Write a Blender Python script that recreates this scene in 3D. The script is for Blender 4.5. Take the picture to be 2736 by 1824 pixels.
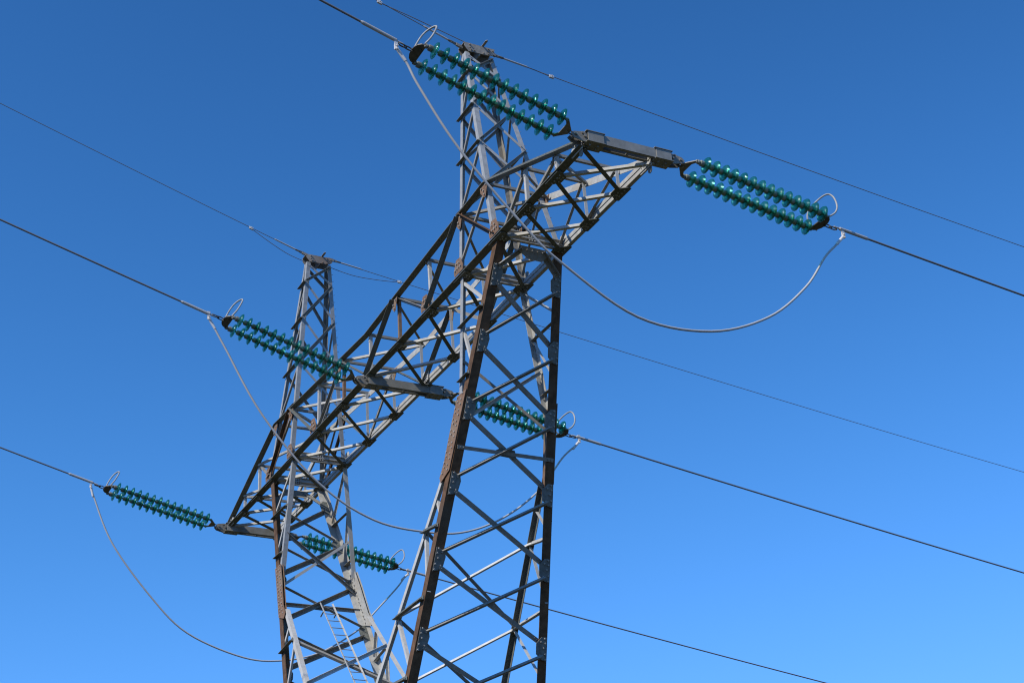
import bpy, bmesh, math, random
from mathutils import Vector, Matrix
random.seed(7)
for o in list(bpy.data.objects): bpy.data.objects.remove(o)
sc = bpy.context.scene
COL = sc.collection
S = 0.72                       # metres per model unit
ZC = -19.0425                  # camera height in model units (crossarm bottom = 0)
EYE = 1.6
def P(x, y, z): return Vector((x*S, y*S, (z-ZC)*S+EYE))

# ------------------------------------------------------------------ camera
R = Matrix([[0.457103, 0.887055, -0.064732], [-0.433038, 0.158393, -0.88735], [-0.776875, 0.433642, 0.45653]])
cam = bpy.data.cameras.new('camera'); co = bpy.data.objects.new('camera', cam); COL.objects.link(co)
m = Matrix.Identity(4)
for i in range(3):
    m[i][0] = R[0][i]; m[i][1] = -R[1][i]; m[i][2] = -R[2][i]
m.translation = P(35.7289, -16.2073, -19.0425)
co.matrix_world = m
cam.sensor_width = 36.0; cam.sensor_fit = 'HORIZONTAL'
cam.lens = 36.0*4182.85/2736.0
cam.clip_start = 0.1; cam.clip_end = 5000
sc.camera = co

# ------------------------------------------------------------------ light
SUN = Vector((0.32, -1.0, 1.02)).normalized()
w = bpy.data.worlds.new('World'); sc.world = w; w.use_nodes = True
nt = w.node_tree
sky = nt.nodes.new('ShaderNodeTexSky'); sky.sky_type = 'NISHITA'; sky.sun_disc = False
sky.sun_elevation = math.asin(SUN.z); sky.sun_rotation = math.atan2(SUN.x, SUN.y)
sky.altitude = 300; sky.air_density = 1.0; sky.dust_density = 0.15; sky.ozone_density = 3.0
bg = nt.nodes['Background']; bg.inputs['Strength'].default_value = 0.10
def vm(op, a, b=None, c=None):
    n_ = nt.nodes.new('ShaderNodeVectorMath'); n_.operation = op
    for k_, q_ in enumerate((a, b, c)):
        if q_ is None: continue
        if isinstance(q_, tuple): n_.inputs[k_].default_value = q_
        else: nt.links.new(q_, n_.inputs[k_])
    return n_.outputs[0]
gm = nt.nodes.new('ShaderNodeGamma'); gm.inputs['Gamma'].default_value = 2.1      # deep clear-air blue with a soft shoulder
nt.links.new(vm('MULTIPLY', sky.outputs[0], (0.1, 0.1, 0.1)), gm.inputs['Color'])
den = vm('MULTIPLY_ADD', gm.outputs[0], (0.27, 0.126, 0.045), (0.0138, 0.0087, 0.0111))
nt.links.new(vm('DIVIDE', gm.outputs[0], den), bg.inputs['Color'])
sd = bpy.data.lights.new('sun', 'SUN'); sd.energy = 5.0; sd.angle = math.radians(0.53); sd.color = (1.0, 0.95, 0.86)
so = bpy.data.objects.new('sun', sd); COL.objects.link(so)
so.rotation_euler = SUN.to_track_quat('Z', 'Y').to_euler(); so.location = (0, 0, 60)
sc.view_settings.view_transform = 'Standard'; sc.view_settings.look = 'None'
sc.view_settings.exposure = 0.0; sc.view_settings.gamma = 1.0
sc.render.engine = 'CYCLES'
sc.cycles.filter_width = 1.15; sc.cycles.transparent_max_bounces = 16

# ------------------------------------------------------------------ materials
def mat(name, c1, c2, rough=0.55, metal=0.0, scale=9.0, streak=None, bump=0.0, spec=0.5, c3=None):
    mm = bpy.data.materials.new(name); mm.use_nodes = True; n = mm.node_tree; N = n.nodes; L = n.links
    b = N['Principled BSDF']
    tc = N.new('ShaderNodeTexCoord')
    nz = N.new('ShaderNodeTexNoise'); nz.inputs['Scale'].default_value = scale; nz.inputs['Detail'].default_value = 6
    nz.inputs['Roughness'].default_value = 0.65
    L.new(tc.outputs['Object'], nz.inputs['Vector'])
    cr = N.new('ShaderNodeValToRGB'); cr.color_ramp.elements[0].position = 0.35; cr.color_ramp.elements[1].position = 0.68
    cr.color_ramp.elements[0].color = (*c1, 1); cr.color_ramp.elements[1].color = (*c2, 1)
    L.new(nz.outputs['Fac'], cr.inputs['Fac'])
    out = cr.outputs['Color']
    if c3:
        n2 = N.new('ShaderNodeTexNoise'); n2.inputs['Scale'].default_value = 1.3; n2.inputs['Detail'].default_value = 4
        L.new(tc.outputs['Object'], n2.inputs['Vector'])
        r2 = N.new('ShaderNodeValToRGB'); r2.color_ramp.elements[0].position = 0.50; r2.color_ramp.elements[1].position = 0.72
        r2.color_ramp.elements[0].color = (0, 0, 0, 1); r2.color_ramp.elements[1].color = (0.8, 0.8, 0.8, 1)
        L.new(n2.outputs['Fac'], r2.inputs['Fac'])
        mx = N.new('ShaderNodeMixRGB'); mx.inputs['Color2'].default_value = (*c3, 1)
        L.new(r2.outputs['Color'], mx.inputs['Fac']); L.new(out, mx.inputs['Color1']); out = mx.outputs['Color']
    L.new(out, b.inputs['Base Color'])
    b.inputs['Roughness'].default_value = rough; b.inputs['Metallic'].default_value = metal
    b.inputs['Specular IOR Level'].default_value = spec
    if bump:
        bp = N.new('ShaderNodeBump'); bp.inputs['Strength'].default_value = bump; bp.inputs['Distance'].default_value = 0.004
        L.new(nz.outputs['Fac'], bp.inputs['Height']); L.new(bp.outputs['Normal'], b.inputs['Normal'])
    return mm
M = {}
SP = 0.22
M['galv'] = mat('galvanised_steel', (0.20, 0.185, 0.155), (0.29, 0.27, 0.23), 0.6, 0.0, 14, bump=.25, c3=(0.24, 0.205, 0.15), spec=SP)
M['galv_light'] = mat('pale_galvanised_steel', (0.38, 0.365, 0.33), (0.50, 0.48, 0.43), 0.6, 0.0, 12, bump=.25, c3=(0.42, 0.37, 0.29), spec=SP)
M['chord'] = mat('shaded_chord_steel', (0.095, 0.10, 0.086), (0.17, 0.175, 0.152), 0.65, 0.0, 16, bump=.3, c3=(0.12, 0.115, 0.09), spec=SP)  # weathered steel, base colour darkened to stand in for shade on the members
M['back'] = mat('sunlit_chord_steel', (0.33, 0.32, 0.285), (0.46, 0.445, 0.40), 0.6, 0.0, 10, bump=.25, c3=(0.36, 0.29, 0.20), spec=SP)  # paler copy of the chord tone, sunlight on the back faces put into colour
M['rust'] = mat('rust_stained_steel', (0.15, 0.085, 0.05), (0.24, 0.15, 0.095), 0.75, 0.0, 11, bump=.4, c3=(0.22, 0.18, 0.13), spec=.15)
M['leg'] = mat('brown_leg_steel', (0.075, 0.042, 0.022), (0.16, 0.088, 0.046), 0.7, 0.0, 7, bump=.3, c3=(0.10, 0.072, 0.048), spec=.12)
M['dark'] = mat('dark_forged_steel', (0.07, 0.065, 0.055), (0.14, 0.13, 0.11), 0.5, 0.2, 18, bump=.3, spec=.3)
M['fit'] = mat('worn_fitting_steel', (0.16, 0.145, 0.12), (0.28, 0.255, 0.21), 0.55, 0.0, 20, bump=.3, spec=.3)
M['head'] = mat('stained_head_plate', (0.21, 0.18, 0.15), (0.34, 0.31, 0.26), 0.65, 0.0, 9, bump=.3, c3=(0.22, 0.16, 0.12), spec=.2)
M['bolt'] = mat('bolt_steel', (0.28, 0.25, 0.21), (0.42, 0.39, 0.34), 0.55, 0.0, 20, spec=.3)
M['gusset'] = mat('grey_gusset_steel', (0.13, 0.135, 0.12), (0.22, 0.225, 0.205), 0.65, 0.0, 10, bump=.3, c3=(0.15, 0.13, 0.10), spec=.15)
M['bright'] = mat('sunlit_brace_steel', (0.46, 0.45, 0.42), (0.58, 0.57, 0.53), 0.55, 0.0, 12, bump=.25, c3=(0.44, 0.40, 0.33), spec=SP)  # galvanised tone raised so the lit braces carry sunlight in their colour
M['peak'] = mat('grey_peak_steel', (0.235, 0.24, 0.235), (0.34, 0.345, 0.335), 0.6, 0.0, 12, bump=.25, c3=(0.26, 0.245, 0.21), spec=SP)
M['horn'] = mat('dull_horn_steel', (0.27, 0.26, 0.235), (0.38, 0.37, 0.34), 0.5, 0.0, 9, spec=.3)
M['beam'] = mat('grey_beam_steel', (0.20, 0.195, 0.17), (0.28, 0.27, 0.24), 0.55, 0.0, 6, bump=.3, c3=(0.22, 0.20, 0.16), spec=SP)
M['alu'] = mat('aluminium_conductor', (0.42, 0.40, 0.37), (0.46, 0.44, 0.41), 0.5, 0.0, 2, spec=.3)
M['wire'] = mat('dull_conductor', (0.15, 0.145, 0.14), (0.18, 0.175, 0.17), 0.5, 0.0, 2, spec=.3)
M['sleeve'] = mat('pale_sleeve', (0.55, 0.52, 0.49), (0.64, 0.61, 0.57), 0.45, 0.0, 8, spec=.4)
M['core'] = mat('cap_iron', (0.17, 0.18, 0.14), (0.28, 0.29, 0.24), 0.5, 0.0, 30, bump=.3, c3=(0.14, 0.09, 0.05), spec=.3)
M['concrete'] = mat('concrete', (0.3, 0.29, 0.27), (0.4, 0.39, 0.36), 0.9, 0, 8, bump=.4)
M['grass'] = mat('dry_grass_ground', (0.035, 0.036, 0.016), (0.062, 0.058, 0.030), 0.95, 0, 0.6, bump=.5, spec=.05, c3=(0.075, 0.058, 0.03))
def glass():
    mm = bpy.data.materials.new('green_glass'); mm.use_nodes = True; n = mm.node_tree; N = n.nodes; L = n.links
    b = N['Principled BSDF']
    oi = N.new('ShaderNodeObjectInfo')
    cr = N.new('ShaderNodeValToRGB'); cr.color_ramp.elements[0].color = (0.02, 0.30, 0.19, 1); cr.color_ramp.elements[1].color = (0.05, 0.43, 0.30, 1)
    L.new(oi.outputs['Random'], cr.inputs['Fac']); L.new(cr.outputs['Color'], b.inputs['Base Color'])
    ma = N.new('ShaderNodeMath'); ma.operation = 'MULTIPLY_ADD'; ma.inputs[1].default_value = 0.16; ma.inputs[2].default_value = 0.08
    L.new(oi.outputs['Random'], ma.inputs[0]); L.new(ma.outputs[0], b.inputs['Coat Roughness'])
    b.inputs['Roughness'].default_value = 0.06; b.inputs['Transmission Weight'].default_value = 0.85
    b.inputs['IOR'].default_value = 1.5; b.inputs['Coat Weight'].default_value = 0.7
    t = N.new('ShaderNodeBsdfTransparent'); t.inputs['Color'].default_value = (0.30, 0.68, 0.58, 1)
    mx = N.new('ShaderNodeMixShader'); mx.inputs['Fac'].default_value = 0.55
    L.new(b.outputs[0], mx.inputs[1]); L.new(t.outputs[0], mx.inputs[2]); L.new(mx.outputs[0], N['Material Output'].inputs['Surface'])
    return mm
M['glass'] = glass()

# ------------------------------------------------------------------ mesh helpers
def link(name, bm, m_, parent=None, label=None, smooth=False, org=None):
    me = bpy.data.meshes.new(name)
    if org is not None: bmesh.ops.translate(bm, verts=bm.verts, vec=-org)
    bmesh.ops.recalc_face_normals(bm, faces=bm.faces)
    bm.to_mesh(me); bm.free()
    for mmx in (m_ if isinstance(m_, (list, tuple)) else [m_]): me.materials.append(mmx)
    if smooth:
        for p in me.polygons: p.use_smooth = True
    o = bpy.data.objects.new(name, me); COL.objects.link(o)
    if parent: o.parent = parent
    if label: o['label'] = label
    return o
def tag(o, label, cat, group=None):
    o['label'] = label; o['category'] = cat
    if group: o['group'] = group
def empty(name, loc, label, cat, group=None):
    o = bpy.data.objects.new(name, None); COL.objects.link(o); o.location = loc; o.empty_display_size = .2
    tag(o, label, cat, group); return o
def prism(bm, pts, d, mi=0):
    """polygon pts (Vectors, planar) extruded by vector d"""
    a = [bm.verts.new(p) for p in pts]; b = [bm.verts.new(p+d) for p in pts]; n = len(pts)
    fs = [bm.faces.new(a), bm.faces.new(b[::-1])]
    for i in range(n): fs.append(bm.faces.new((a[i], b[i], b[(i+1) % n], a[(i+1) % n])))
    for f in fs: f.material_index = mi
def lsec(bm, a, b, u, wu, v, wv, t):
    """angle section from a to b; heel on line a-b; flanges along u and v"""
    d = (b-a).normalized(); u = (u-d*u.dot(d)).normalized(); v = (v-d*v.dot(d)); v = (v-u*v.dot(u)).normalized()
    pr = [Vector((0, 0, 0)), u*wu, u*wu+v*t, u*t+v*t, u*t+v*wv, v*wv]
    prism(bm, [a+q for q in pr], b-a)
def box(bm, c, ax, ay, az, hx, hy, hz):
    pts = [c-ax*hx-ay*hy-az*hz, c+ax*hx-ay*hy-az*hz, c+ax*hx+ay*hy-az*hz, c-ax*hx+ay*hy-az*hz]
    prism(bm, pts, az*2*hz)
def tube(bm, pts, r, n=8, closed=False, caps=True):
    rings = []; N = len(pts); up = None
    rr = r if isinstance(r, (list, tuple)) else [r]*N
    for i, p in enumerate(pts):
        if closed: d = pts[(i+1) % N]-pts[i-1]
        else: d = pts[min(i+1, N-1)]-pts[max(i-1, 0)]
        d.normalize()
        if up is None:
            up = Vector((0, 0, 1)) if abs(d.z) < .9 else Vector((1, 0, 0))
        x = (up-d*up.dot(d)).normalized(); y = d.cross(x); up = x
        rings.append([bm.verts.new(p+(x*math.cos(2*math.pi*k/n)+y*math.sin(2*math.pi*k/n))*rr[i]) for k in range(n)])
    for i in range(N if closed else N-1):
        A, B = rings[i], rings[(i+1) % N]
        for k in range(n): bm.faces.new((A[k], A[(k+1) % n], B[(k+1) % n], B[k]))
    if not closed and caps: bm.faces.new(rings[0][::-1]); bm.faces.new(rings[-1])
def bolt(bm, c, n, r=.016, h=.022, mi=0):
    n = n.normalized(); x = n.orthogonal().normalized(); y = n.cross(x)
    a0 = random.random()
    prism(bm, [c+(x*math.cos(a0+k*math.pi/3)+y*math.sin(a0+k*math.pi/3))*r for k in range(6)], n*h, mi)
def spline(pts, k=8):
    out = []; n = len(pts)
    for i in range(n-1):
        p0 = pts[max(i-1, 0)]; p1 = pts[i]; p2 = pts[i+1]; p3 = pts[min(i+2, n-1)]
        for j in range(k):
            t = j/k
            out.append(0.5*((2*p1)+(p2-p0)*t+(2*p0-5*p1+4*p2-p3)*t*t+(3*p1-p0-3*p2+p3)*t**3))
    out.append(pts[-1]); return out

X, Y, Z = Vector((1, 0, 0)), Vector((0, 1, 0)), Vector((0, 0, 1))
eps_i = [0]
def eps():
    eps_i[0] = (eps_i[0]+1) % 13
    return 0.0004*eps_i[0]
# ------------------------------------------------------------------ tower geometry
tower = empty('transmission_tower', Vector((0, 0, 0)), 'tall grey and brown steel lattice pylon with two earth wire peaks', 'pylon')
W0, WT = 0.8764, 0.86
X3, X4 = 7.935, 5.989
xs = [12.0, 10.73, 9.30, X3, X4, 4.005, 1.995, 0.0]; xs += [-a for a in xs[:7][::-1]]
xt = [12.0, 10.73, 9.30, 7.49, 6.06, 3.96, 1.99, 0.0]; xt += [-a for a in xt[:7][::-1]]
HT, HM = 1.81, 1.34
def bot(k, s): return P(xs[k], s*W0, 0)
def topc(k, s):
    x = xt[k]; ax = abs(x)
    if ax > 7.49:
        t = (12.0-ax)/(12.0-7.49); z = 0.13+(HT-0.13)*t; y = W0+(WT-W0)*t
    else: z = HT+(HM-HT)*(1-ax/7.49); y = WT
    return P(x, s*y, z)
XW, YW, ZW = 6.176, 1.2228, -3.9766
XO, YO, ZB = 2.883, 1.990, -12.0
XP, BP, ZP, AP, DX = 5.928, 0.377, 6.911, 0.13, 0.05
def lerp(a, b, t): return a+(b-a)*t
def outer(m_, s, z):
    t = z/ZB; return P(m_*(X3+(XO-X3)*t), s*(W0+(YO-W0)*t), z)
def inup(m_, s, z):
    t = z/ZW; return P(m_*(X4+(XW-X4)*t), s*(W0+(YW-W0)*t), z)
def inlo(m_, s, z):
    t = (z-ZW)/(ZB-ZW); return P(m_*(XW+(-0.4385-XW)*t), s*(YW+(YO-YW)*t), z)
def peak(m_, o_, s, z):
    t = z/ZP; xb = m_*(X3 if o_ > 0 else X4); xtp = m_*XP+DX+m_*o_*AP
    return P(xb+(xtp-xb)*t, s*(W0+(BP-W0)*t)-(.075 if s < 0 else 0), z)

def member(name, a, b, u, wu, v, wv, t, mt, label=None, off=Vector((0, 0, 0))):
    bm = bmesh.new(); lsec(bm, a+off, b+off, u, wu, v, wv, t)
    return link(name, bm, mt, tower, label)
def brace(name, a, b, n, pref, w=.065, out=1, mt=None, t=.007, trim=.03, off=0.0, bolts=True, wv=None):
    """a,b on a face of outward normal n; heel on side pref; outstanding flange along out*n"""
    d = (b-a).normalized(); n = (n-d*n.dot(d)).normalized()
    p = d.cross(n); p = p if p.dot(pref) > 0 else -p
    a2 = a+d*trim; b2 = b-d*trim; o = n*(off+eps())
    bm = bmesh.new(); lsec(bm, a2+p*w/2+o, b2+p*w/2+o, -p, w, n*out, wv or w, t)
    if bolts:
        for q, sg in ((a2, 1), (b2, -1)):
            for kk in (0.05, 0.11):
                bolt(bm, q+d*sg*kk+o+n*(t if out > 0 else 0), n, .014, .016)
    return link(name, bm, mt or M['galv'], tower)
def plate(name, pts, n, mt, th=.010, bolts=(), bm_in=None, both=False):
    bm = bm_in or bmesh.new()
    n = n.normalized(); prism(bm, [q+n*eps() for q in pts], n*th)
    for b_ in bolts:
        bolt(bm, b_+n*th, n, .015, .026, 1)
    if bm_in is None: return link(name, bm, [mt, M['bolt']], tower)

# --- crossarm chords -------------------------------------------------
CB = .160
for s in (-1, 1):
    for i, j in ((0, 4), (4, 10), (10, 14)):
        a, b = bot(i, s), bot(j, s)
        if i == 0: a = a+X*0.02
        if j == 14: b = b-X*0.02
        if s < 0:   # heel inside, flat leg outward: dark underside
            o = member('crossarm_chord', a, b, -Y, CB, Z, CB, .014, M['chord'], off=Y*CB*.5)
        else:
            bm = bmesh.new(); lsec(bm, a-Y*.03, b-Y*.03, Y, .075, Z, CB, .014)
            # proud upper strip: added ledge, its lower edge draws a dark shadow line
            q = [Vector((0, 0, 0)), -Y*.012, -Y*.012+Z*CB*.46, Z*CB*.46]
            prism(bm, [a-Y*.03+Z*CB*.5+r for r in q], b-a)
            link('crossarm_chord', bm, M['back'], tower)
        # top chord
        ta, tb = topc(i, s), topc(j, s)
        segs = [(ta, topc(3, s))] if i == 0 else ([(topc(3, s), topc(7, s)), (topc(7, s), topc(11, s))] if i == 4 else [(topc(11, s), tb)])
        for a_, b_ in segs:
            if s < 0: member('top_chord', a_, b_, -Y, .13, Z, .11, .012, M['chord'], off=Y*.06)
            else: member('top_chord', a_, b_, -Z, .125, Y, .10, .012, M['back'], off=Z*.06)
# --- bottom plane X bracing ------------------------------------------
near = Vector((1, -1, 0)).normalized()
for k in range(14):
    if k in (3, 10): wb = .075
    else: wb = .065
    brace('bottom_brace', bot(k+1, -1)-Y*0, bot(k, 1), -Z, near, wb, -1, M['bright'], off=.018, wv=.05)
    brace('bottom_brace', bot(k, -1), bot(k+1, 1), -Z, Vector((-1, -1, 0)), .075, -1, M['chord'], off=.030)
for k in (3, 4, 10, 11):   # heavy transverse channels over the masts
    a, b = bot(k, -1), bot(k, 1); bm = bmesh.new()
    sx = 1
    prism(bm, [a+X*(.02)+q for q in (Z*-.01, Z*.18, Z*.18+X*.010, Z*-.01+X*.010)], b-a)
    for zz in (-.01, .17): prism(bm, [a+X*.02+q for q in (Z*zz, Z*(zz+.012), Z*(zz+.012)+X*.06, Z*zz+X*.06)], b-a)
    prism(bm, [a+X*(.032)+q for q in (Z*.075, Z*.095, Z*.095+X*.05, Z*.075+X*.05)], b-a)
    for t_ in (.46, .5, .54):
        for zz in (.05, .13): bolt(bm, lerp(a, b, t_)+X*.03+Z*zz, X, .016, .05)
    link('mast_transom', bm, M['galv_light'], tower)
# --- side faces ------------------------------------------------------
for s in (-1, 1):
    n = Y*s
    def vert(k, mt=None, w_=.06): brace('side_post', bot(k, s)+Z*.05, topc(k, s), n, X, w_, -1, mt or M['galv_light'], off=-.045)
    def diag(i, j, w_=.052, mt=None, out=-1, pref=None, off=-.06): brace('side_diagonal', topc(i, s), bot(j, s)+Z*.05, n, pref or X, w_, out, mt or M['galv'], off=off)
    for q in (lambda k: k, lambda k: 14-k):
        for k in (1, 2, 5, 6): vert(q(k), M['rust'] if (k == 6 and s < 0) else None)
        diag(q(1), q(2)); diag(q(2), q(3))
        sg = 1 if q(1) == 1 else -1
        for (i, j) in ((4, 5), (6, 7)):   # heavy dark diagonals
            brace('side_diagonal', topc(q(i), s), bot(q(j), s)+Z*.05, n, X, .05, -s if s > 0 else 1, M['chord'], off=.01 if s < 0 else -.02, wv=.11)
        diag(q(6), q(5), .06, M['galv'], 1, Z); diag(q(4), q(3), .08, M['leg'], 1, Z, .012)
    vert(7)
# --- top plane -------------------------------------------------------
for k in range(1, 14):
    brace('top_transom', topc(k, -1), topc(k, 1), Z, X, .052, 1, M['galv'], off=-.02)
for q in (lambda k: k, lambda k: 14-k):
    for k in (1, 2, 3, 4, 5, 6):
        if k == 3: a, b = topc(q(4), -1), topc(q(3), 1)
        else: a, b = topc(q(k), -1), topc(q(k+1), 1)
        brace('top_diagonal', a, b, Z, near, .05, 1, M['galv_light'] if q(1) > 7 else M['galv'], off=-.035)
# --- gussets along the crossarm --------------------------------------
for k in range(1, 14):
    for s in (-1, 1):
        c = bot(k, s)+Z*-.012; i_ = -s
        big = 1.15 if k in (3, 4, 10, 11) else 1.0
        L1, L2, D = .22*big, .09*big, (.17 if s < 0 else .19)*big
        sgn = 1
        pts = [c+X*L1, c+X*L2+Y*i_*D, c-X*L2*.8+Y*i_*D*.95, c-X*L1, c-X*L1*.9-Y*i_*.06, c+X*L1*.9-Y*i_*.06]
        plate('gusset_plate', pts, -Z, M['chord'], .010, [c+X*x_+Y*i_*y_ for x_, y_ in ((.13, .03), (.04, .03), (-.05, .03), (-.13, .03), (.03, .10), (-.04, .10))])
def vgus(c, s, dirs, mt, h=.24, wd=.16, n=None, name='gusset_plate'):
    n = n or Y*s
    pts = [c+X*wd*.9+Z*.03, c-X*wd+Z*.03, c-X*wd*.95-Z*h*.35, c-X*wd*.15-Z*h, c+X*wd*.25-Z*h*.95]
    if dirs < 0: pts = [c+Vector((-(p-c).x, 0, (p-c).z)) for p in pts]
    bl = [c+X*dirs*x_-Z*z_ for x_, z_ in ((.08, .03), (-.09, .03), (-.02, .10), (0, .18))]
    plate(name, pts, n, mt, .010, bl)
for s in (-1, 1):
    for k in (3, 4, 6, 8, 10, 11):
        vgus(topc(k, s)-Z*.05+Y*s*(.022 if s < 0 else -.04), s if s < 0 else -1, 1 if k < 7 else -1, M['rust'], n=-Y if s > 0 else None)
    for k in (3, 4, 5, 9, 10, 11):
        c = bot(k, s)+Z*.16
        pts = [c+q for q in (X*.17, X*.08+Z*.18, -X*.08+Z*.20, -X*.19, -X*.17-Z*.10, X*.16-Z*.10)]
        plate('gusset_plate', [p+Y*(s*.05) for p in pts], -Y, M['galv_light'] if s > 0 else M['rust'], .010,
              [c+Y*(s*.05)+X*x_+Z*z_ for x_, z_ in ((.1, 0), (.03, 0), (-.05, 0), (-.12, 0), (.04, .09), (-.05, .1))])
# perforated plate at the middle of the back chord
c = bot(7, 1)+Y*-.06+Z*.02
plate('gusset_plate', [c+q for q in (X*.26+Z*.02, X*.30+Z*.27, X*.05+Z*.25, -X*.2+Z*.12, -X*.2-Z*.02)], -Y, M['galv_light'], .012,
      [c+X*(-.12+.07*i_)+Z*(.03+.065*j_) for i_ in range(6) for j_ in range(3) if .03+.065*j_ < .10+.05*i_])
# --- crossbeams carrying the insulators -------------------------------
def crossbeam(x, y0, y1, z0, z1, label):
    a = P(x, y0, 0); L_ = (y1-y0)*S; a = P(x, y0, z0); b = P(x, y1, z1); d = (b-a).normalized()
    bm = bmesh.new(); up = Z; h = .085; wd = .095
    for sx in (-1, 1):  # two channels, webs outside
        wx = X*sx*wd
        prism(bm, [a+wx+q for q in (-Z*h, Z*h, Z*h-X*sx*.010, -Z*h-X*sx*.010)], b-a)
        for zz in (-h, h-.012):
            prism(bm, [a+wx-X*sx*.002+q for q in (Z*zz, Z*(zz+.012), Z*(zz+.012)-X*sx*.055, Z*zz-X*sx*.055)], b-a)
    for t_ in (0.5,): box(bm, lerp(a, b, t_)-Z*(h-.02), X, d, Z, wd*.9, .012, .004)
    o = link('crossbeam', bm, M['beam'], tower, label)
    for e, dd in ((a, d), (b, -d)):   # wrapped end shoes
        bm = bmesh.new(); c_ = e+dd*.12
        for zz in (-h-.014, h+.006): box(bm, c_+Z*(zz+.004), X, d, Z, wd+.03, .17, .005)
        box(bm, c_+X*(wd+.010), X, d, Z, .008, .14, h+.004); box(bm, c_-X*(wd+.010), X, d, Z, .008, .14, h+.004)
        for kx in (-.04, .04):
            for ky in (-.08, .06): bolt(bm, c_+X*kx+d*ky-Z*(h+.016), -Z, .018, .028)
        ob = link('end_shoe', bm, M['beam'], o)
        bm = bmesh.new()          # cheek plates with pins
        for sx in (-1, 1):
            q0 = e+X*sx*.055
            prism(bm, [q0+r for r in (dd*.10-Z*.075, dd*.10+Z*.075, -dd*.10+Z*.085, -dd*.25+Z*.055, -dd*.30-Z*.0, -dd*.25-Z*.06, -dd*.08-Z*.10)], X*sx*.014)
        for q in (-.06, -.22): tube(bm, [e+dd*q+X*-.10, e+dd*q+X*.10], .024, 10)
        bolt(bm, e-dd*.1+X*.07+Z*.05, X, .02, .03)
        link('hanger_bracket', bm, M['fit'], o)
    return a, b, d
beams = [crossbeam(12.05, -.80, 1.27, .18, .18, None), crossbeam(0.03, -.90, 1.28, -.13, -.13, None), crossbeam(-12.0, -.98, 1.10, -.06, -.10, None)]
for xx, sg in ((12.0, 1), (-12.0, -1)):      # end caps tying chords to the beam
    for s in (-1, 1):
        c = P(xx-sg*.12, s*W0, 0)
        plate('tip_plate', [c+q for q in (X*.10*sg-Z*.03, X*.10*sg+Z*.14, -X*.17*sg+Z*.17, -X*.28*sg+Z*.05, -X*.22*sg-Z*.03)], -Y, M['galv_light'], .012,
              [c+X*sg*x_+Z*z_ for x_, z_ in ((.02, .03), (.02, .10), (-.08, .04), (-.08, .11), (-.16, .06))])
        bm = bmesh.new()            # rounded shoe under the tip
        prism(bm, [c+X*.02*sg-Y*s*.0+q for q in (-X*.05, X*.05, X*.05-Z*.10, X*.02-Z*.13, -X*.02-Z*.13, -X*.05-Z*.10)], Y*.014)
        link('tip_lug', bm, M['fit'], tower)
for s in (-1, 1):
    c = P(0.0, s*W0, -.02)
    bm = bmesh.new(); prism(bm, [c+q for q in (-X*.05, X*.05, X*.05-Z*.16, X*.02-Z*.20, -X*.02-Z*.20, -X*.05-Z*.16)], Y*.014)
    link('tip_lug', bm, M['fit'], tower)

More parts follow.
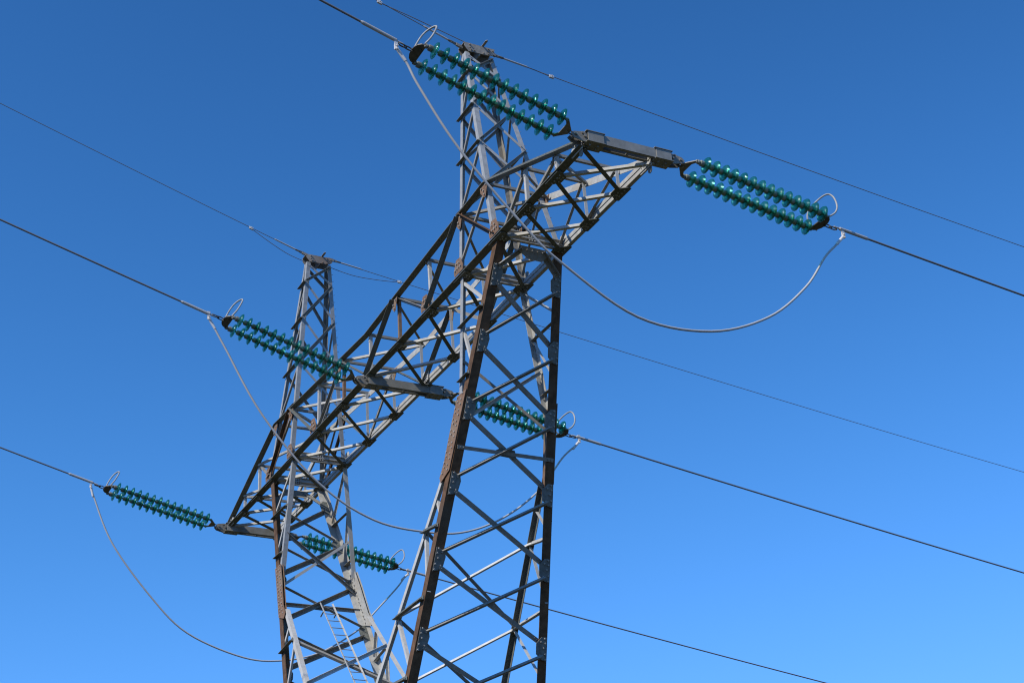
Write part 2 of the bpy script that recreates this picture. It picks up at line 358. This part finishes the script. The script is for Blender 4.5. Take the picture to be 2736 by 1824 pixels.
# --- masts -----------------------------------------------------------
GZ = [0.0, -.80, -2.27, -3.76, -5.38, -7.0, -8.68, -10.35, -12.0]
for m_ in (1, -1):
    nO = Vector((1*m_, 0, -.42)).normalized()
    for s in (-1, 1):
        # main outer leg, heel at outer corner, flanges toward the inside of the mast
        bm = bmesh.new(); lsec(bm, outer(m_, s, 0.05), outer(m_, s, -14.5), -X*m_, .165, -Y*s, .165, .016)
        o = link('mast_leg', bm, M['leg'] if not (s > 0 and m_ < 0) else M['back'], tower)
        # inner upper leg, inner lower leg
        a, b = inup(m_, s, 0.05), inup(m_, s, -3.55)
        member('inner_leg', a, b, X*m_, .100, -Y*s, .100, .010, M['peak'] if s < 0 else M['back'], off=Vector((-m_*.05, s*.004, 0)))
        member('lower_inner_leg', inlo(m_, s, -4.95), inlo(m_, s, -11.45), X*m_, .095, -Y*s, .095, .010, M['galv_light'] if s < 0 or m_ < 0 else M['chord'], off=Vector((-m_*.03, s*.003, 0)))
        # splice plate at the pinch
        t0, t1 = -3.35, -5.10
        A, B = outer(m_, s, t0), outer(m_, s, t1); A0, B0 = outer(m_, s, -3.9), outer(m_, s, -4.8)
        dn = (B-A).normalized(); inn = -X*m_
        pts = [A+inn*-.0, A+inn*.34, A0+inn*.36, B0+inn*.34, B+inn*.40, B+inn*.30+dn*.12, B+inn*.02]
        n = Y*s
        bl = []
        for k in range(15):
            t_ = k/14; q = lerp(A, B, .02+.95*t_); bl.append(q+inn*(.10+.03*(k % 2)))
            bl.append(q+inn*(.25 if k % 2 else .30))
        pm = M['back'] if (s > 0 and m_ < 0) else M['rust']
        plate('splice_plate', [p+n*.006 for p in pts], n, pm, .014, bl)
        pts2 = [p-n*.030 for p in pts]
        plate('splice_plate', pts2, -n, pm, .010, [q-n*.03 for q in bl[::2]] if s > 0 else [])
    # outer face X bracing with gussets
    for i in range(len(GZ)-1):
        z0, z1 = GZ[i], GZ[i+1]
        if i == 0: continue
        a0, b0, a1, b1 = outer(m_, -1, z0), outer(m_, 1, z0), outer(m_, -1, z1), outer(m_, 1, z1)
        up = Vector((0, -1, 1))
        sx = 1 if m_ > 0 else -1
        hi = .055
        zsh = P(0, 0, .16)-P(0, 0, 0)
        brace('outer_brace', b0-zsh+Y*-.10, a1+zsh+Y*.12, nO, up, .065, 1 if m_ > 0 else -1, M['galv'], off=.014 if m_ > 0 else -.02, wv=.12)
        brace('outer_brace', a0-zsh+Y*.10, b1+zsh-Y*.12, nO, Vector((0, -1, -1)), .070, -1, M['galv'], off=-.012)
        if i == 3:
            c0, c1 = lerp(a0, a1, .52), lerp(b0, b1, .52)
            brace('outer_brace', c0, c1, nO, Z, .065, -1, M['galv'], off=.024)
            c = lerp(c0, c1, .5); uz = Vector((.42*m_, 0, 1)).normalized()
            plate('gusset_plate', [c+q for q in (Y*.20-uz*.02, Y*.16+uz*.07, -Y*.10+uz*.09, -Y*.22+uz*.02, -Y*.18-uz*.05, Y*.18-uz*.07)], nO, M['chord'], .010)
    for i in range(1, len(GZ)):
        for s in (-1, 1):
            c = outer(m_, s, GZ[i]); dl = (outer(m_, s, -1)-outer(m_, s, 0)).normalized(); iy = -Y*s
            pts = [c-dl*.20+iy*.02, c-dl*.15+iy*.18, c-dl*.05+iy*.215, c+dl*.10+iy*.20, c+dl*.17+iy*.16, c+dl*.20+iy*.03]
            off = nO*(.004 if m_ > 0 else -.03)
            if s > 0 and i < 9: pts = [c-dl*.20+iy*.02, c-dl*.20+iy*.12, c-dl*.09+iy*.22, c+dl*.09+iy*.215, c+dl*.18+iy*.11, c+dl*.20+iy*.03]
            bl = [c+dl*q+iy*r for q, r in ((-.18, .06), (-.10, .05), (-.02, .08), (.08, .05), (.17, .05), (-.12, .13), (.10, .15))]
            plate('gusset_plate', [p+off+nO*.006 for p in pts], nO, M['gusset'] if m_ > 0 else M['chord'], .010, [b_+off+nO*.006 for b_ in bl] if m_ > 0 else [])
    # K members under the crossarm on the outer face
    tr = lerp(bot(3 if m_ > 0 else 11, -1), bot(3 if m_ > 0 else 11, 1), .5)-Z*.10
    for s in (-1, 1):
        brace('outer_brace', outer(m_, s, -.62)-Y*s*.10, tr-Y*s*-.16, nO, Vector((0, -1, 1)) if s < 0 else Vector((0, 1, 1)), .09, 1, M['galv'], off=.03)
    c = tr+X*.05*m_; uz = Vector((.42*m_, 0, 1)).normalized()
    plate('gusset_plate', [c+q for q in (-Y*.26+uz*.02, Y*.26+uz*.01, Y*.30-uz*.10, Y*.20-uz*.20, -Y*.05-uz*.19, -Y*.26-uz*.08)], nO, M['galv'], .012, [c+Y*y_-uz*.04 for y_ in (-.2, -.1, 0, .1, .2)])
    # inner face (between the two inner legs), upper part
    nI = -X*m_
    IZ = [-.25, -2.35, -4.05]
    for i in (1,):
        a0, b0, a1, b1 = [inup(m_, s, z) for z in (IZ[i], IZ[i+1]) for s in (-1, 1)]
        brace('inner_brace', a0, b1, nI, Vector((0, 1, 1)), .06, 1, M['galv'], off=.004)
        brace('inner_brace', b0, a1, nI, Vector((0, -1, 1)), .06, -1, M['galv_light'], off=-.012)
    # lower inner face
    LZ = [-5.25, -6.10, -7.80, -9.50, -11.2]
    nL = Vector((-m_, 0, .8)).normalized()
    for i in range(4):
        a0, b0, a1, b1 = [inlo(m_, s, z) for z in (LZ[i], LZ[i+1]) for s in (-1, 1)]
        if i > 0:
            brace('inner_brace', b0, a1, nL, Vector((0, -1, 1)), .06, -m_, M['bright'], off=.004)
            brace('inner_brace', a0, b1, nL, Vector((0, -1, -1)), .06, -1, M['galv'], off=-.012)
    # front and back faces: struts and diagonals between inner and outer leg
    for s in (-1, 1):
        n = Y*s
        lv = [-.12, -1.46, -2.95]
        prev = None
        for i, z in enumerate(lv):
            a, b = inup(m_, s, z), outer(m_, s, z)
            if i > 0: brace('strut', a-X*m_*.05, b, n, -Z, .07, s*-1 if s > 0 else 1, M['chord'] if s < 0 else M['galv'], off=.012 if s < 0 else -.03)
            if i > 0: brace('face_diagonal', inup(m_, s, lv[i-1]-.06), outer(m_, s, z+.06), n, Z, .05, -1, M['galv_light'], off=-.02, bolts=False)
        lv = [(-5.45, -5.45), (-6.12, -6.27), (-7.80, -7.80), (-9.35, -9.48), (-10.9, -11.0)]
        for i, (zi, zo) in enumerate(lv):
            a, b = inlo(m_, s, zi), outer(m_, s, zo)
            if i > 0:
                brace('strut', a-X*m_*.05, b, n, -Z, .075, 1 if s < 0 else -1, M['chord'] if s < 0 else M['galv_light'], off=.012 if s < 0 else -.03)
                brace('face_diagonal', inlo(m_, s, lv[i-1][0]-.05), outer(m_, s, zo+.06), n, X*m_, .06, -1, M['galv_light'], off=-.02, bolts=False)
# --- lower body (below the picture, down to the ground) ----------------
bm = bmesh.new(); ZG = ZC-EYE/S
def foot(m_, s, z):
    t = (z+14.5)/(ZG+14.5); xb, yb = X3+(XO-X3)*(14.5/12), W0+(YO-W0)*(14.5/12)
    return P(m_*(xb+(3.6-xb)*t), s*(yb+(3.3-yb)*t), z)
lv = [-14.5, -16.6, -18.9, ZG]
for m_ in (1, -1):
    for s in (-1, 1):
        lsec(bm, foot(m_, s, -14.5), foot(m_, s, ZG), -X*m_, .17, -Y*s, .17, .016)
for i in range(3):
    for s in (-1, 1):
        for q0, q1 in (((-1, s), (1, s)), ((s, -1), (s, 1))):
            for A, B in ((q0, q1), (q1, q0)):
                a, b = foot(*A, lv[i]), foot(*B, lv[i+1])
                lsec(bm, a, b, Z, .08, X if abs((b-a).x) < abs((b-a).y) else Y, .08, .008)
            a, b = foot(*q0, lv[i]), foot(*q1, lv[i]); lsec(bm, a, b, Z, .09, X if abs((b-a).x) < abs((b-a).y) else Y, .09, .009)
for m_ in (1, -1):
    for s in (-1, 1): lsec(bm, P(0, s*YO*.97, -11.45), foot(-m_, s, -14.4), Z, .09, Y*-s, .09, .009)
link('tower_body', bm, M['galv'], tower)
bm = bmesh.new()
for m_ in (1, -1):
    for s in (-1, 1):
        c = foot(m_, s, ZG); prism(bm, [c+Vector((a, b, -.3)) for a, b in ((-.5, -.5), (.5, -.5), (.5, .5), (-.5, .5))], Z*.6)
link('foundation', bm, M['concrete'], tower)

# --- peaks -----------------------------------------------------------
for m_ in (1, -1):
    for o_ in (1, -1):
        for s in (-1, 1):
            member('peak_leg', peak(m_, o_, s, 0.02), peak(m_, o_, s, 6.95), -X*m_*o_, .095, -Y*s, .095, .010,
                   M['peak'] if not (o_*m_ < 0 and s > 0) else M['galv'])
    PZ = [1.86, 3.40, 4.82, 6.10, 6.85] if m_ > 0 else [1.86, 3.32, 4.89, 6.20, 6.88]
    wb = .055
    for f in range(4):
        if f == 0: c0, c1, n = (m_, -1), (m_, 1), X             # +X face
        elif f == 1: c0, c1, n = (-m_, -1), (-m_, 1), -X        # -X face
        elif f == 2: c0, c1, n = (-m_, -1), (m_, -1), -Y        # front
        else: c0, c1, n = (-m_, 1), (m_, 1), Y
        for i in range(4):
            z0, z1 = PZ[i], PZ[i+1]
            A0, B0, A1, B1 = [peak(m_, c[0], c[1], z) for z in (z0, z1) for c in (c0, c1)]
            vis = 1 if f in (0, 2) else -1
            if f in (0, 1):
                brace('peak_brace', A1, B0, n, Vector((0, 0, 1)), wb, -1, M['peak'], off=.002 if f == 0 else -.016, bolts=f == 0)
                if i < 3 or f == 0: brace('peak_brace', B1, A0, n, Vector((0, -1, 1)), wb, vis, M['galv'], off=.014 if f == 0 else -.026, bolts=f == 0)
            else:
                brace('peak_brace', A0, B0, n, -Z, .062, vis, M['chord'] if f == 2 else M['galv'], off=.010 if f == 2 else -.03, trim=-.05 if f == 2 else .0)
                if i > 0: brace('peak_brace', B1, A0, n, X, .045, -1, M['galv'], off=-.014, bolts=False)
                else: brace('peak_brace', B0, peak(m_, c0[0], c0[1], .35), n, X, .045, -1, M['galv'], off=-.014, bolts=False)
                if i == 0: brace('peak_brace', B1, A0, n, X, .045, -1, M['galv'], off=-.014, bolts=False)
    # head box carrying the earth wires
    hc = P(m_*XP+DX, 0, 7.12)
    bm = bmesh.new()
    for sx in (-1, 1):
        q = hc+X*sx*.12
        prism(bm, [q+r for r in (-Y*.35+Z*.055, Y*.29+Z*.055, Y*.29-Z*.06, Y*.22-Z*.125, -Y*.27-Z*.14, -Y*.35-Z*.03)], X*sx*.012)
        for yy, zz in ((-.24, .02), (-.24, -.05), (-.22, -.10), (-.15, -.10), (.05, -.10), (.16, .02), (.16, -.05), (.15, -.10), (.25, 0)): bolt(bm, q+Y*yy+Z*zz+X*sx*.012, X*sx, .016, .03)
    box(bm, hc+Z*.05-Y*.03, X, Y, Z, .13, .33, .006)
    box(bm, hc-Z*.07-Y*.03, X, Y, Z, .118, .012, .10)
    link('peak_head', bm, M['head'], tower)
    bm = bmesh.new()
    prism(bm, [hc+Y*.02+Z*.065+r for r in (X*-.12, X*-.12+Y*.05, X*.30+Y*.05, X*.33+Y*.025, X*.30)], Z*.010)
    link('head_bar', bm, M['fit'], tower)
# --- step bolts -------------------------------------------------------
for m_ in (1, -1):
    bm = bmesh.new()
    for k in range(26):
        z = .4+k*.25; p = peak(m_, m_, 1, z)
        tube(bm, [p+Y*.0-X*.03, p+Y*.04-X*.03, p+Y*.05-X*.03+Z*.015], .005, 5)
    for k in range(40):
        z = -.5-k*.3; p = outer(m_, 1, z)
        tube(bm, [p-X*m_*.04, p-X*m_*.04+Y*.02], .007, 5)
    link('step_bolts', bm, M['fit'], tower)
# --- ladder on the far mast ------------------------------------------
def lad(z, y): q = inlo(-1, 1, z); return Vector((q.x+.10, y, q.z))
lt, lb = -4.98, -11.3
lad_o = bpy.data.objects.new('ladder', None); COL.objects.link(lad_o); lad_o.parent = tower; lad_o['label'] = 'narrow pale ladder running down inside the far mast'
for yy in (-.155, .14):
    bm = bmesh.new(); a, b = lad(lt+.35, yy), lad(lb, yy)
    lsec(bm, a, b, Y*(1 if yy < 0 else -1), .030, X, .022, .005); link('rail', bm, M['galv_light'], lad_o)
dl = (lad(lb, 0)-lad(lt, 0)); nr = int(dl.length/.25)
for k in range(nr):
    p = lad(lt+.2+(lb-lt)*k/nr, 0); bm = bmesh.new()
    tube(bm, [Vector((p.x, -.155, p.z)), Vector((p.x, .14, p.z))], .009, 6); link('rung', bm, M['galv'], lad_o)
bm = bmesh.new()
for yy in (-.155, .14):
    p = lad(lt, yy); tube(bm, [p, p-X*.16+Z*-.06], .014, 6)
link('bracket', bm, M['chord'], lad_o)

# ------------------------------------------------------------------ insulators
def disc_mesh():
    bm = bmesh.new(); n = 28
    # profile (axial z, radius): shell dome outside then ribbed underside
    prof = [(-.020, .038), (-.016, .048), (-.008, .060), (-.002, .078), (.004, .098), (.013, .117), (.026, .130), (.042, .137), (.048, .136), (.046, .131), (.034, .123), (.032, .115),
            (.060, .112), (.060, .106), (.034, .098), (.028, .090), (.056, .084), (.056, .078), (.026, .068), (.024, .058), (.046, .053), (.046, .047), (.004, .036)]
    rings = [[bm.verts.new((r*1.03*math.cos(2*math.pi*k/n), r*1.03*math.sin(2*math.pi*k/n), z)) for k in range(n)] for z, r in prof]
    for A, B in zip(rings, rings[1:]+rings[:1]):
        for k in range(n): bm.faces.new((A[k], A[(k+1) % n], B[(k+1) % n], B[k]))
    bmesh.ops.recalc_face_normals(bm, faces=bm.faces)
    me = bpy.data.meshes.new('glass_disc'); bm.to_mesh(me); bm.free(); me.materials.append(M['glass'])
    for p in me.polygons: p.use_smooth = True
    return me
DISC = disc_mesh()
def frame(d):
    d = d.normalized(); x = (X-d*X.dot(d)).normalized(); y = d.cross(x)
    return Matrix((x, y, d)).transposed()     # columns x,y,d
def link_ring(bm, c, d, side, L_, wd, r=.011):
    pts = []
    for k in range(16):
        a = 2*math.pi*k/16; pts.append(c+d*(math.cos(a)*L_/2)+side*(math.sin(a)*wd/2))
    tube(bm, pts, r, 6, closed=True)
GR = 'double glass insulator strings at the arm ends'
def assembly(A, B, label, sgn, tip):
    """A tower-side attach point, B line-side yoke tip. sgn=-1 front string, +1 back string. caps face -Y."""
    root = empty('insulator_assembly', A, label, 'insulator', GR)
    d = (B-A).normalized(); side = (X-d*X.dot(d)).normalized(); nn = side.cross(d)
    if nn.z < 0: nn = -nn
    L_ = (B-A).length; half = .217; NP = 14; pitch = .170
    # tower yoke: triangle
    bm = bmesh.new(); r = [-side*.05-d*.02, side*.05-d*.02, side*(half+.03)+d*.13, side*(half+.01)+d*.175, side*.12+d*.11, -side*.12+d*.11, -side*(half+.01)+d*.175, -side*(half+.03)+d*.13]
    prism(bm, [q-nn*.008 for q in r], nn*.016)
    for q in (side*half+d*.145, -side*half+d*.145, d*.02):
        bolt(bm, q+nn*.008, nn, .018, .02); bolt(bm, q-nn*.008, -nn, .018, .02)
    link('yoke_plate', bm, M['fit'], root)
    bm = bmesh.new(); link_ring(bm, -d*.035, d, nn, .11, .06, .012); link_ring(bm, -d*.10, d, side, .10, .05, .012)
    link('shackle', bm, M['dark'], root)
    # line yoke: rounded plate
    e = d*L_
    bm = bmesh.new(); r = []
    for k in range(9):
        a = math.pi*(k/8); r.append(e+side*math.cos(a)*(half+.015)+d*(math.sin(a)*.13-.11))
    r += [e-side*(half-.03)-d*.14, e+side*(half-.03)-d*.14]
    prism(bm, [q-nn*.010 for q in r], nn*.020)
    for q in (e+side*half-d*.12, e-side*half-d*.12, e-d*.0, e+side*.1-d*.1):
        bolt(bm, q+nn*.01, nn, .018, .022); bolt(bm, q-nn*.01, -nn, .018, .022)
    link('yoke_plate', bm, M['dark'], root)
    bm = bmesh.new(); link_ring(bm, e+d*.07, d, nn, .15, .055, .011); link_ring(bm, e+d*.17, d, side, .15, .055, .011)
    link('shackle', bm, M['dark'], root)
    # arcing horn loop
    if sgn < 0: hp = [(-.12, .08, .08), (-.12, .15, .27), (-.15, .28, .53), (-.13, .39, .69), (-.05, .49, .77), (.06, .55, .76), (.15, .51, .61), (.25, .34, .27), (.31, .16, .0)]
    else: hp = [(-.31, .02, .03), (-.31, -.18, .2), (-.29, -.19, .42), (-.2, -.08, .62), (-.1, .14, .84), (0, .28, .90), (.1, .34, .76), (.2, .30, .47), (.29, .14, .21), (.30, -.04, .06), (.29, -.12, .03)]
    bm = bmesh.new(); tube(bm, spline([e+Vector(p)*S*tip for p in hp], 6), .0155, 10); link('arcing_horn', bm, M['horn'], root, smooth=True)
    # strings
    F = frame(-d if sgn < 0 else d)    # local +z points away (+Y side): cap toward -Y
    zdir = -d if sgn < 0 else d
    rot = F.to_euler()
    for sx in (1, -1):
        s0 = side*half*sx+d*(.155 if sgn < 0 else .205); s1 = side*half*sx+d*(L_-(.17 if sgn < 0 else .12))
        if sgn < 0: start = s1; 
        else: start = s0
        tot = (s1-s0).length; pt = (tot-.03)/NP
        bm = bmesh.new()
        prof = []
        def ring(zp, r_): prof.append((zp, r_))
        ring(-.07, .012); ring(-.05, .014); ring(-.048, .036); ring(-.02, .040)
        for k in range(NP):
            z0 = k*pt+(.0)
            ring(z0, .020); ring(z0+.004, .042 if k else .050); ring(z0+.03, .049 if k else .052); ring(z0+.085, .049); ring(z0+.105, .040); ring(z0+.118, .020); ring(z0+pt-.012, .018)
        ring(NP*pt, .022); ring(NP*pt+.02, .024); ring(NP*pt+.06, .012)
        pts_ = [start+zdir*z for z, r_ in prof]
        rad = [r_ for z, r_ in prof]
        tube(bm, pts_, rad, 12)
        so_ = link('insulator_string', bm, M['core'], root, smooth=False)
        for k in range(NP):
            g = bpy.data.objects.new('glass_disc', DISC); COL.objects.link(g); g.parent = so_
            g.location = start+zdir*(k*pt+.078); g.rotation_euler = rot
    return root, d, side, nn, e
def U(x, y, z): return P(x, y, z)
T = S
asm = {}
asm['nf'] = assembly(U(12.05, -1.22, .28), U(12.05, -4.86, 1.37), 'largest double string of green glass discs, crossing in front of the taller peak', -1, 1.0)
asm['nb'] = assembly(U(12.05, 1.66, .12), U(12.05, 5.50, -.57), 'double string of green glass discs right of the highest arm tip, alone against open sky', 1, 1.0)
asm['mf'] = assembly(U(.03, -1.33, -.10), U(.03, -5.02, 1.03), 'double string of green glass discs crossing in front of the lower peak', -1, .90)
asm['mb'] = assembly(U(.03, 1.60, -.15), U(.03, 5.27, -.82), 'double string of green glass discs seen through the nearer mast, level with its middle', 1, .84)
asm['ff'] = assembly(U(-12.0, -1.42, -.0), U(-12.0, -5.12, .86), 'small double string of green glass discs left of the lowest arm tip', -1, .80)
asm['fb'] = assembly(U(-12.0, 1.39, -.14), U(-12.0, 5.18, -.83), 'lowest double string of green glass discs, seen through the farther mast', 1, .76)

# ------------------------------------------------------------------ conductors
GC = 'line conductors leaving the pylon'
def conductor(x, pts, ext, kk, label, r=.018):
    """pts: (y,z) units, measured; extended by ext units with curvature kk"""
    (y0, z0), (y1, z1) = pts[0], pts[-1]
    sg = 1 if y1 > y0 else -1
    slope = (z1-z0)/abs(y1-y0)
    Q = []
    Lm = abs(y1-y0); N = 60
    s0 = slope-.5*kk*Lm
    for i in range(N+1):
        L_ = ext*(i/N)**1.6; Q.append(P(x, y0+sg*L_, z0+s0*L_+.5*kk*L_*L_))
    root = empty('conductor_wire', Q[0], label, 'power line', GC)
    bm = bmesh.new(); tube(bm, [q-Q[0] for q in Q], r, 8); link('cable', bm, M['wire'], root, smooth=True)
    d = (Q[8]-Q[0]).normalized()
    bm = bmesh.new(); tube(bm, [d*-.12, d*-.02, d*0, d*.56, d*.60], [.014, .016, .029, .029, .018], 12); link('dead_end_clamp', bm, M['alu'], root, smooth=False)
    return root, Q[0], d
cw = {}
cw['nf'] = conductor(12.05, [(-5.22, 1.52), (-6.92, 2.06)], 60, .0012, 'thick conductor climbing to the top left from the upper insulator string')
cw['mf'] = conductor(.03, [(-5.40, 1.12), (-10.95, 2.82)], 60, .0012, 'conductor reaching the left edge above its middle, from the middle insulator string')
cw['ff'] = conductor(-12.0, [(-5.50, .99), (-8.5, 1.82)], 60, .0012, 'lowest conductor on the left, from the small insulator string')
cw['nb'] = conductor(12.05, [(5.94, -.58), (11.54, -1.28)], 130, .0010, 'upper thick conductor falling to the right edge from the right insulator string')
cw['mb'] = conductor(.03, [(5.64, -.84), (22.4, -3.33)], 130, .0010, 'conductor leaving right from behind the nearer mast')
cw['fb'] = conductor(-12.0, [(5.55, -.88), (23.4, -3.73)], 130, .0010, 'lowest conductor on the right, passing behind both legs of the nearer mast')
def jumper(x, yz, label):
    Q = spline([P(x, y, z) for y, z in yz], 7)
    root = empty('jumper_cable', Q[0], label, 'jumper cable', 'slack jumper loops under the crossarm')
    bm = bmesh.new(); tube(bm, [q-Q[0] for q in Q], .0195, 12); link('cable', bm, M['alu'], root, smooth=True)
    for q, nx in ((0, 1), (-1, -1)):
        a = Q[q]; b = Q[q+nx*5]; d = (b-a).normalized(); a = a-Q[0]
        bm = bmesh.new(); tube(bm, [a-d*.02, a, a+d*.24, a+d*.26], [.022, .028, .026, .018], 10)
        link('sleeve', bm, M['sleeve'], root)
        bm = bmesh.new(); up = Vector((0, 0, 1))
        box(bm, a+up*.05-d*.01, X, up.cross(X), up, .014, .026, .085); bolt(bm, a+up*.03+X*.02, X, .016, .03); bolt(bm, a-up*.03+X*.02, X, .016, .03)
        link('terminal_lug', bm, M['sleeve'], root)
    return root
jumper(12.05, [(-5.22, 1.32), (-4.99, .99), (-4.72, .44), (-3.87, -.88), (-2.49, -2.41), (-1.68, -3.10), (0.01, -4.02), (1.82, -4.03), (3.43, -3.39), (4.62, -2.4), (5.33, -1.48), (5.72, -1.08), (6.00, -.78)], 'large slack jumper loop under the highest arm tip, crossing in front of the nearer mast')
jumper(.03, [(-5.42, 1.0), (-5.30, .80), (-4.96, .2), (-3.91, -1.6), (-2.36, -3.31), (-.8, -4.17), (.82, -4.33), (1.94, -4.17), (3.12, -3.6), (4.25, -2.68), (5.08, -1.6), (5.55, -1.15), (5.70, -.98)], 'middle slack jumper loop hanging behind the nearer mast')
jumper(-12.0, [(-5.56, .85), (-5.44, .50), (-4.77, -1.0), (-3.48, -2.63), (-2.22, -3.76), (-.34, -4.42), (1.06, -4.42), (2.37, -4.03), (3.72, -3.15), (4.29, -2.52), (5.15, -1.57), (5.45, -1.17), (5.60, -1.02)], 'lowest slack jumper loop hanging at the bottom left')
# ------------------------------------------------------------------ earth wires
GE = 'thin earth wires on the peaks'
def earth(x, a, c, far, kk, ext, tail, label, sagd):
    sg = 1 if far[0] > a[0] else -1
    A = P(x, *a); root = empty('earth_wire', A, label, 'earth wire', GE)
    L_ = abs(far[0]-a[0]); sl = (far[1]-a[1])/L_; s0 = sl-.5*kk*L_; Q = []
    for i in range(61):
        q = ext*(i/60)**1.6; Q.append(P(x, a[0]+sg*q, a[1]+s0*q+.5*kk*q*q)-A)
    bm = bmesh.new(); tube(bm, Q, .0085, 6); link('cable', bm, M['wire'], root, smooth=True)
    d = (Q[20]-Q[0]).normalized()
    bm = bmesh.new(); link_ring(bm, d*.05, d, Z, .14, .05, .010); link_ring(bm, d*.14, d, X, .13, .045, .009); box(bm, -d*.05, d, X, Z, .07, .02, .03)
    link('shackle', bm, M['fit'], root)
    bm = bmesh.new(); tube(bm, [d*.2, d*.21, d*.70, d*.74], [.010, .018, .018, .010], 8); link('dead_end_clamp', bm, M['alu'], root)
    cy = abs(c-a[0]); cp = P(x, c, a[1]+s0*cy+.5*kk*cy*cy)-A
    bm = bmesh.new(); box(bm, cp-Z*.012, d, X, Z, .05, .02, .028); bolt(bm, cp+X*.02, X, .012, .02); link('parallel_clamp', bm, M['sleeve'], root)
    e = P(x, *tail)-A; mid = (cp+e)/2
    pts = spline([cp-Z*.02, lerp(cp, e, .33)-Z*sagd*.85, lerp(cp, e, .66)-Z*sagd, e], 8)
    bm = bmesh.new(); tube(bm, pts, .0085, 6); link('bonding_lead', bm, M['wire'], root, smooth=True)
XN, XF = XP+DX, -XP+DX
earth(XN, (-.62, 7.19), -2.84, (-2.84, 7.93), .0012, 60, (-.10, 7.28), 'thin earth wire leaving the taller peak towards the top left', .0)
earth(XN, (.50, 7.17), 2.24, (19.1, 5.15), .0010, 130, (.10, 7.24), 'thin earth wire from the taller peak falling to the right edge', .0)
earth(XF, (-.55, 7.31), -2.31, (-10.44, 10.58), .0015, 60, (-.40, 6.98), 'thin earth wire from the lower peak to the upper left edge', .09)
earth(XF, (.50, 7.25), 2.88, (29.98, 3.62), .0010, 130, (.30, 6.98), 'thin earth wire from the lower peak passing behind the crossarm to the right', .10)

# ------------------------------------------------------------------ ground
bm = bmesh.new(); n = 60; G = []
for i in range(n+1):
    row = []
    for j in range(n+1):
        u, v = (i/n-.5)*2, (j/n-.5)*2
        x = math.copysign(abs(u)**2.2, u)*1500; y = math.copysign(abs(v)**2.2, v)*1500
        r = math.hypot(x, y); z = (math.sin(x*.011)+math.cos(y*.009+1))*min(1, max(0, (r-40)/200))*3
        row.append(bm.verts.new((x, y, z)))
    G.append(row)
for i in range(n):
    for j in range(n): bm.faces.new((G[i][j], G[i+1][j], G[i+1][j+1], G[i][j+1]))
g = link('ground', bm, M['grass'], smooth=True); g['kind'] = 'structure'
